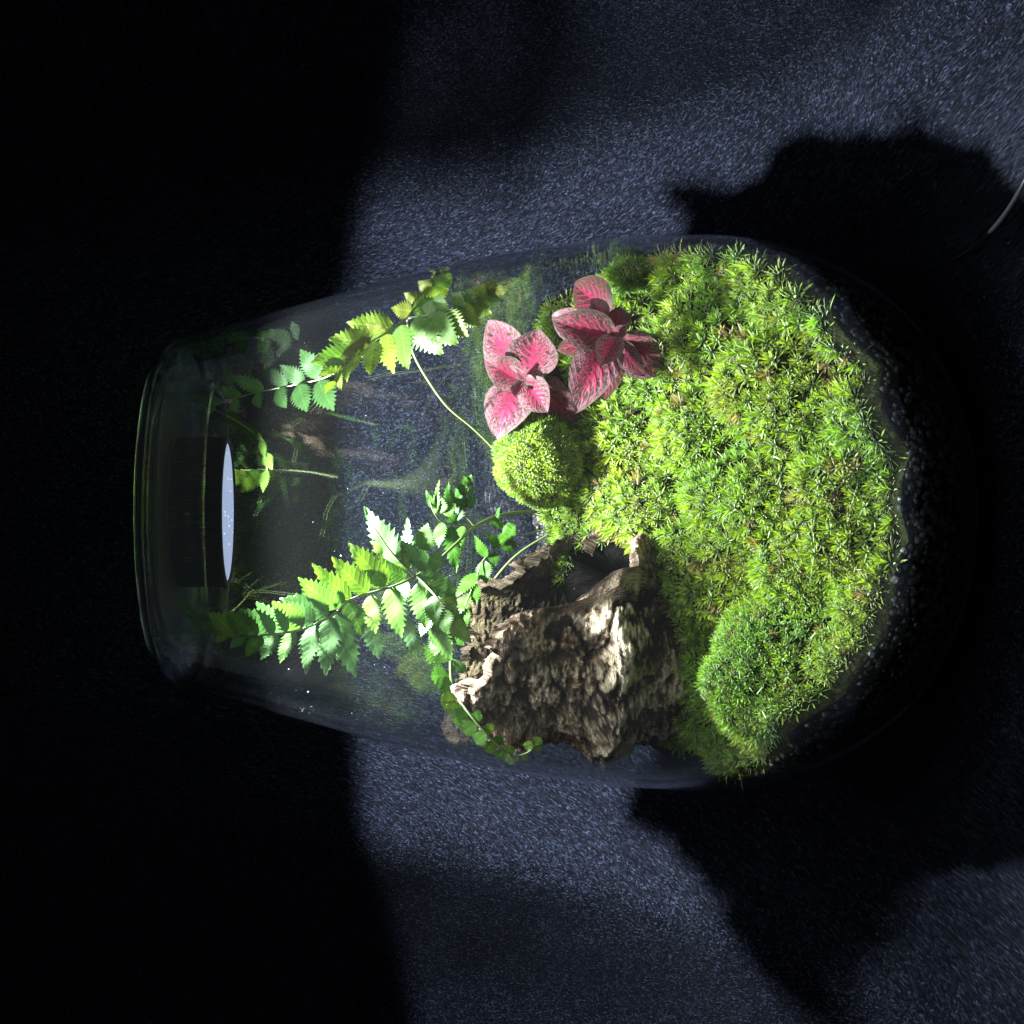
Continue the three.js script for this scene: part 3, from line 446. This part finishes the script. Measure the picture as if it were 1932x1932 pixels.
function nervePlant(label, c, z, leaves, ground) {
  const zp = (zx, zy) => [872 + zx * 0.234, 484.3 + zy * 0.234];
  const C = pt(...zp(...c), z), plant = thing('nerve_plant', label, 'plant', V(C.x, ground, C.z - 0.004), 'pink nerve plants');
  const curve = new THREE.CatmullRomCurve3([V(0, -0.002, 0), V(0.001, (C.y - ground) * 0.5, 0.0005), C.clone().sub(plant.position).add(V(0, -0.0005, -0.0006))]);
  part('stem', taperTube(curve, 0.0008, 0.0006, 20), stemMat, plant);
  leaves.forEach(([bx, by, tx, ty, w, dz, mat, geo, bz = 0, nx = -0.22, ny = 0.58, nz = 0.8], i) => {
    const B = pt(...zp(bx, by), z + bz), T = pt(...zp(tx, ty), z + bz + dz), d = T.clone().sub(B), L = d.length(), W = w * 0.234 * (EYE.z - z) / FPX;
    const n = V(nx, ny, nz).normalize();
    placeBlade(plant, 'leaf', nerveGeos[geo], nerveMats[mat], B.sub(plant.position), d, n, L * 0.95, W / L * 1.30);
  });
}
nervePlant('pink and red veined nerve plant nearer the mossy glass side, with the darkest red leaf', [1240, 640], 0.014, [
  [1215, 440, 850, 205, 330, -0.008, 0, 0, -0.012, -0.2, 0.6, 0.8], [1010, 600, 690, 470, 230, -0.004, 2, 0, -0.006], [1235, 640, 725, 530, 290, 0.002, 1, 1, 0.000, -0.2, 0.6, 0.78], [1245, 640, 1262, 385, 190, -0.002, 0, 3, 0.002, -0.5, 0.35, 0.8],
  [1255, 650, 1600, 870, 300, 0.002, 1, 1, 0.001, -0.4, 0.6, 0.7], [1220, 660, 875, 1150, 350, 0.006, 2, 2, 0.000, -0.15, 0.58, 0.8], [1238, 640, 1110, 880, 190, 0.005, 1, 3, 0.003, -0.2, 0.35, 0.9], [1245, 650, 1290, 785, 90, 0.004, 1, 0, 0.003],
  [1270, 760, 1620, 965, 240, 0.003, 2, 0, -0.006], [1230, 780, 1105, 1105, 240, 0.004, 0, 2, -0.006], [1180, 640, 730, 760, 200, -0.006, 0, 0, -0.009], [1245, 630, 1330, 560, 90, 0.002, 2, 3, 0.003], [1240, 640, 1190, 560, 80, 0.003, 1, 1, 0.004], [1260, 690, 1420, 960, 170, 0.005, 1, 2, 0.000], [1200, 520, 1010, 330, 150, -0.004, 1, 0, -0.005]], 0.068);
nervePlant('paler pink veined nerve plant beside the round moss cushion, with frosty leaf edges', [510, 990], -0.017, [
  [490, 930, 110, 520, 330, -0.003, 2, 2, -0.003], [545, 985, 590, 560, 370, 0.003, 2, 0, 0.004, -0.1, 0.5, 0.86], [505, 1000, 165, 850, 240, 0.002, 1, 1, 0.000], [490, 1010, 215, 1370, 380, 0.006, 2, 2, -0.001, 0.1, 0.6, 0.8], [510, 995, 690, 1265, 230, 0.007, 2, 3, 0.004, 0, 0.5, 0.85],
  [560, 990, 895, 1365, 310, 0.004, 1, 1, 0.000, -0.2, 0.55, 0.8], [600, 970, 880, 690, 240, -0.004, 0, 0, -0.006], [540, 1180, 620, 1425, 160, 0.003, 1, 2, -0.002], [560, 1270, 740, 1380, 100, 0.002, 2, 0, -0.004], [640, 1000, 830, 1130, 230, 0.0, 0, 0, -0.005], [512, 985, 445, 925, 80, 0.003, 1, 3, 0.004], [515, 990, 590, 1010, 80, 0.003, 1, 1, 0.005], [500, 1010, 420, 1130, 120, 0.004, 2, 3, 0.003], [560, 960, 740, 830, 170, 0.0, 1, 1, -0.001]], 0.082);

// ------------------------------------------------------------------ small things
{
  const r = rng(401), geo = new THREE.CapsuleGeometry(0.00016, 0.0020, 3, 6), M = [], q = new THREE.Quaternion();
  for (let k = 0; k < 150; k++) { const x = -0.05 + r() * 0.105, z = -0.01 + r() * 0.075, y = mossH(x, z); if (Math.hypot(x, z) > rIn(y) - 0.004 || inBark(x, z, 0.001)) continue; if (z < 0.02 && r() < 0.6) continue; const n = hNormal(mossH, x, z); q.setFromUnitVectors(V(0, 1, 0), V(r() - 0.5, r() - 0.5, r() - 0.5).cross(n).add(n.clone().multiplyScalar(0.3 * r())).normalize()); const s = 0.5 + 0.6 * r(); M.push(new THREE.Matrix4().compose(V(x, y, z).addScaledVector(n, 0.0024), q.clone(), V(s, s, s))); }
  const im = new THREE.InstancedMesh(geo, new THREE.MeshStandardMaterial({ color: RGB(0.42, 0.52, 0.26), roughness: 0.5 }), M.length); M.forEach((m, i) => im.setMatrixAt(i, m)); im.name = 'moss_fragments'; scene.add(im);
  tag(im, 'pale broken moss leaves scattered on the front moss slope', 'plant bits', null, 'stuff');
}
{
  const r = rng(503), geo = new THREE.SphereGeometry(1, 8, 6), M = [], q = new THREE.Quaternion();
  for (let k = 0; k < 190; k++) { const a = r() * 6.283, y = 0.10 + r() * 0.085, R = rIn(y) - 0.0001, s = 0.00006 + 0.00020 * r() * r() * r(); if (Math.cos(a) > 0.2 && r() < 0.75) continue; q.setFromUnitVectors(V(0, 0, 1), V(Math.sin(a), 0, Math.cos(a))); M.push(new THREE.Matrix4().compose(V(Math.sin(a) * R, y, Math.cos(a) * R), q.clone(), V(s, s * 1.2, s * 0.5))); }
  const im = new THREE.InstancedMesh(geo, new THREE.MeshPhysicalMaterial({ color: RGB(0.3, 0.33, 0.36), roughness: 0.2, clearcoat: 0.6 }), M.length); M.forEach((m, i) => im.setMatrixAt(i, m)); im.name = 'water_droplets'; scene.add(im);  // opaque pale drops, their glint put into the colour
  tag(im, 'tiny water droplets clinging inside the upper glass wall', 'droplets', null, 'stuff');
}
{
  const c = new THREE.CatmullRomCurve3([[1800, 490, 0.0014], [1830, 472, 0.003], [1858, 447, 0.007], [1885, 418, 0.011], [1912, 380, 0.014], [1940, 330, 0.016], [1990, 230, 0.015], [2060, 40, 0.010]].map((p) => ptY(...p)));
  const cable = top('cable', new THREE.TubeGeometry(c, 80, 0.00055, 10), new THREE.MeshPhysicalMaterial({ color: RGB(0.014, 0.014, 0.017), roughness: 0.4, clearcoat: 0.3, clearcoatRoughness: 0.2 }));
  tag(cable, 'thin dark glossy cable curving over the cloth at the picture corner', 'cable');
}
renderer.render(scene, camera);
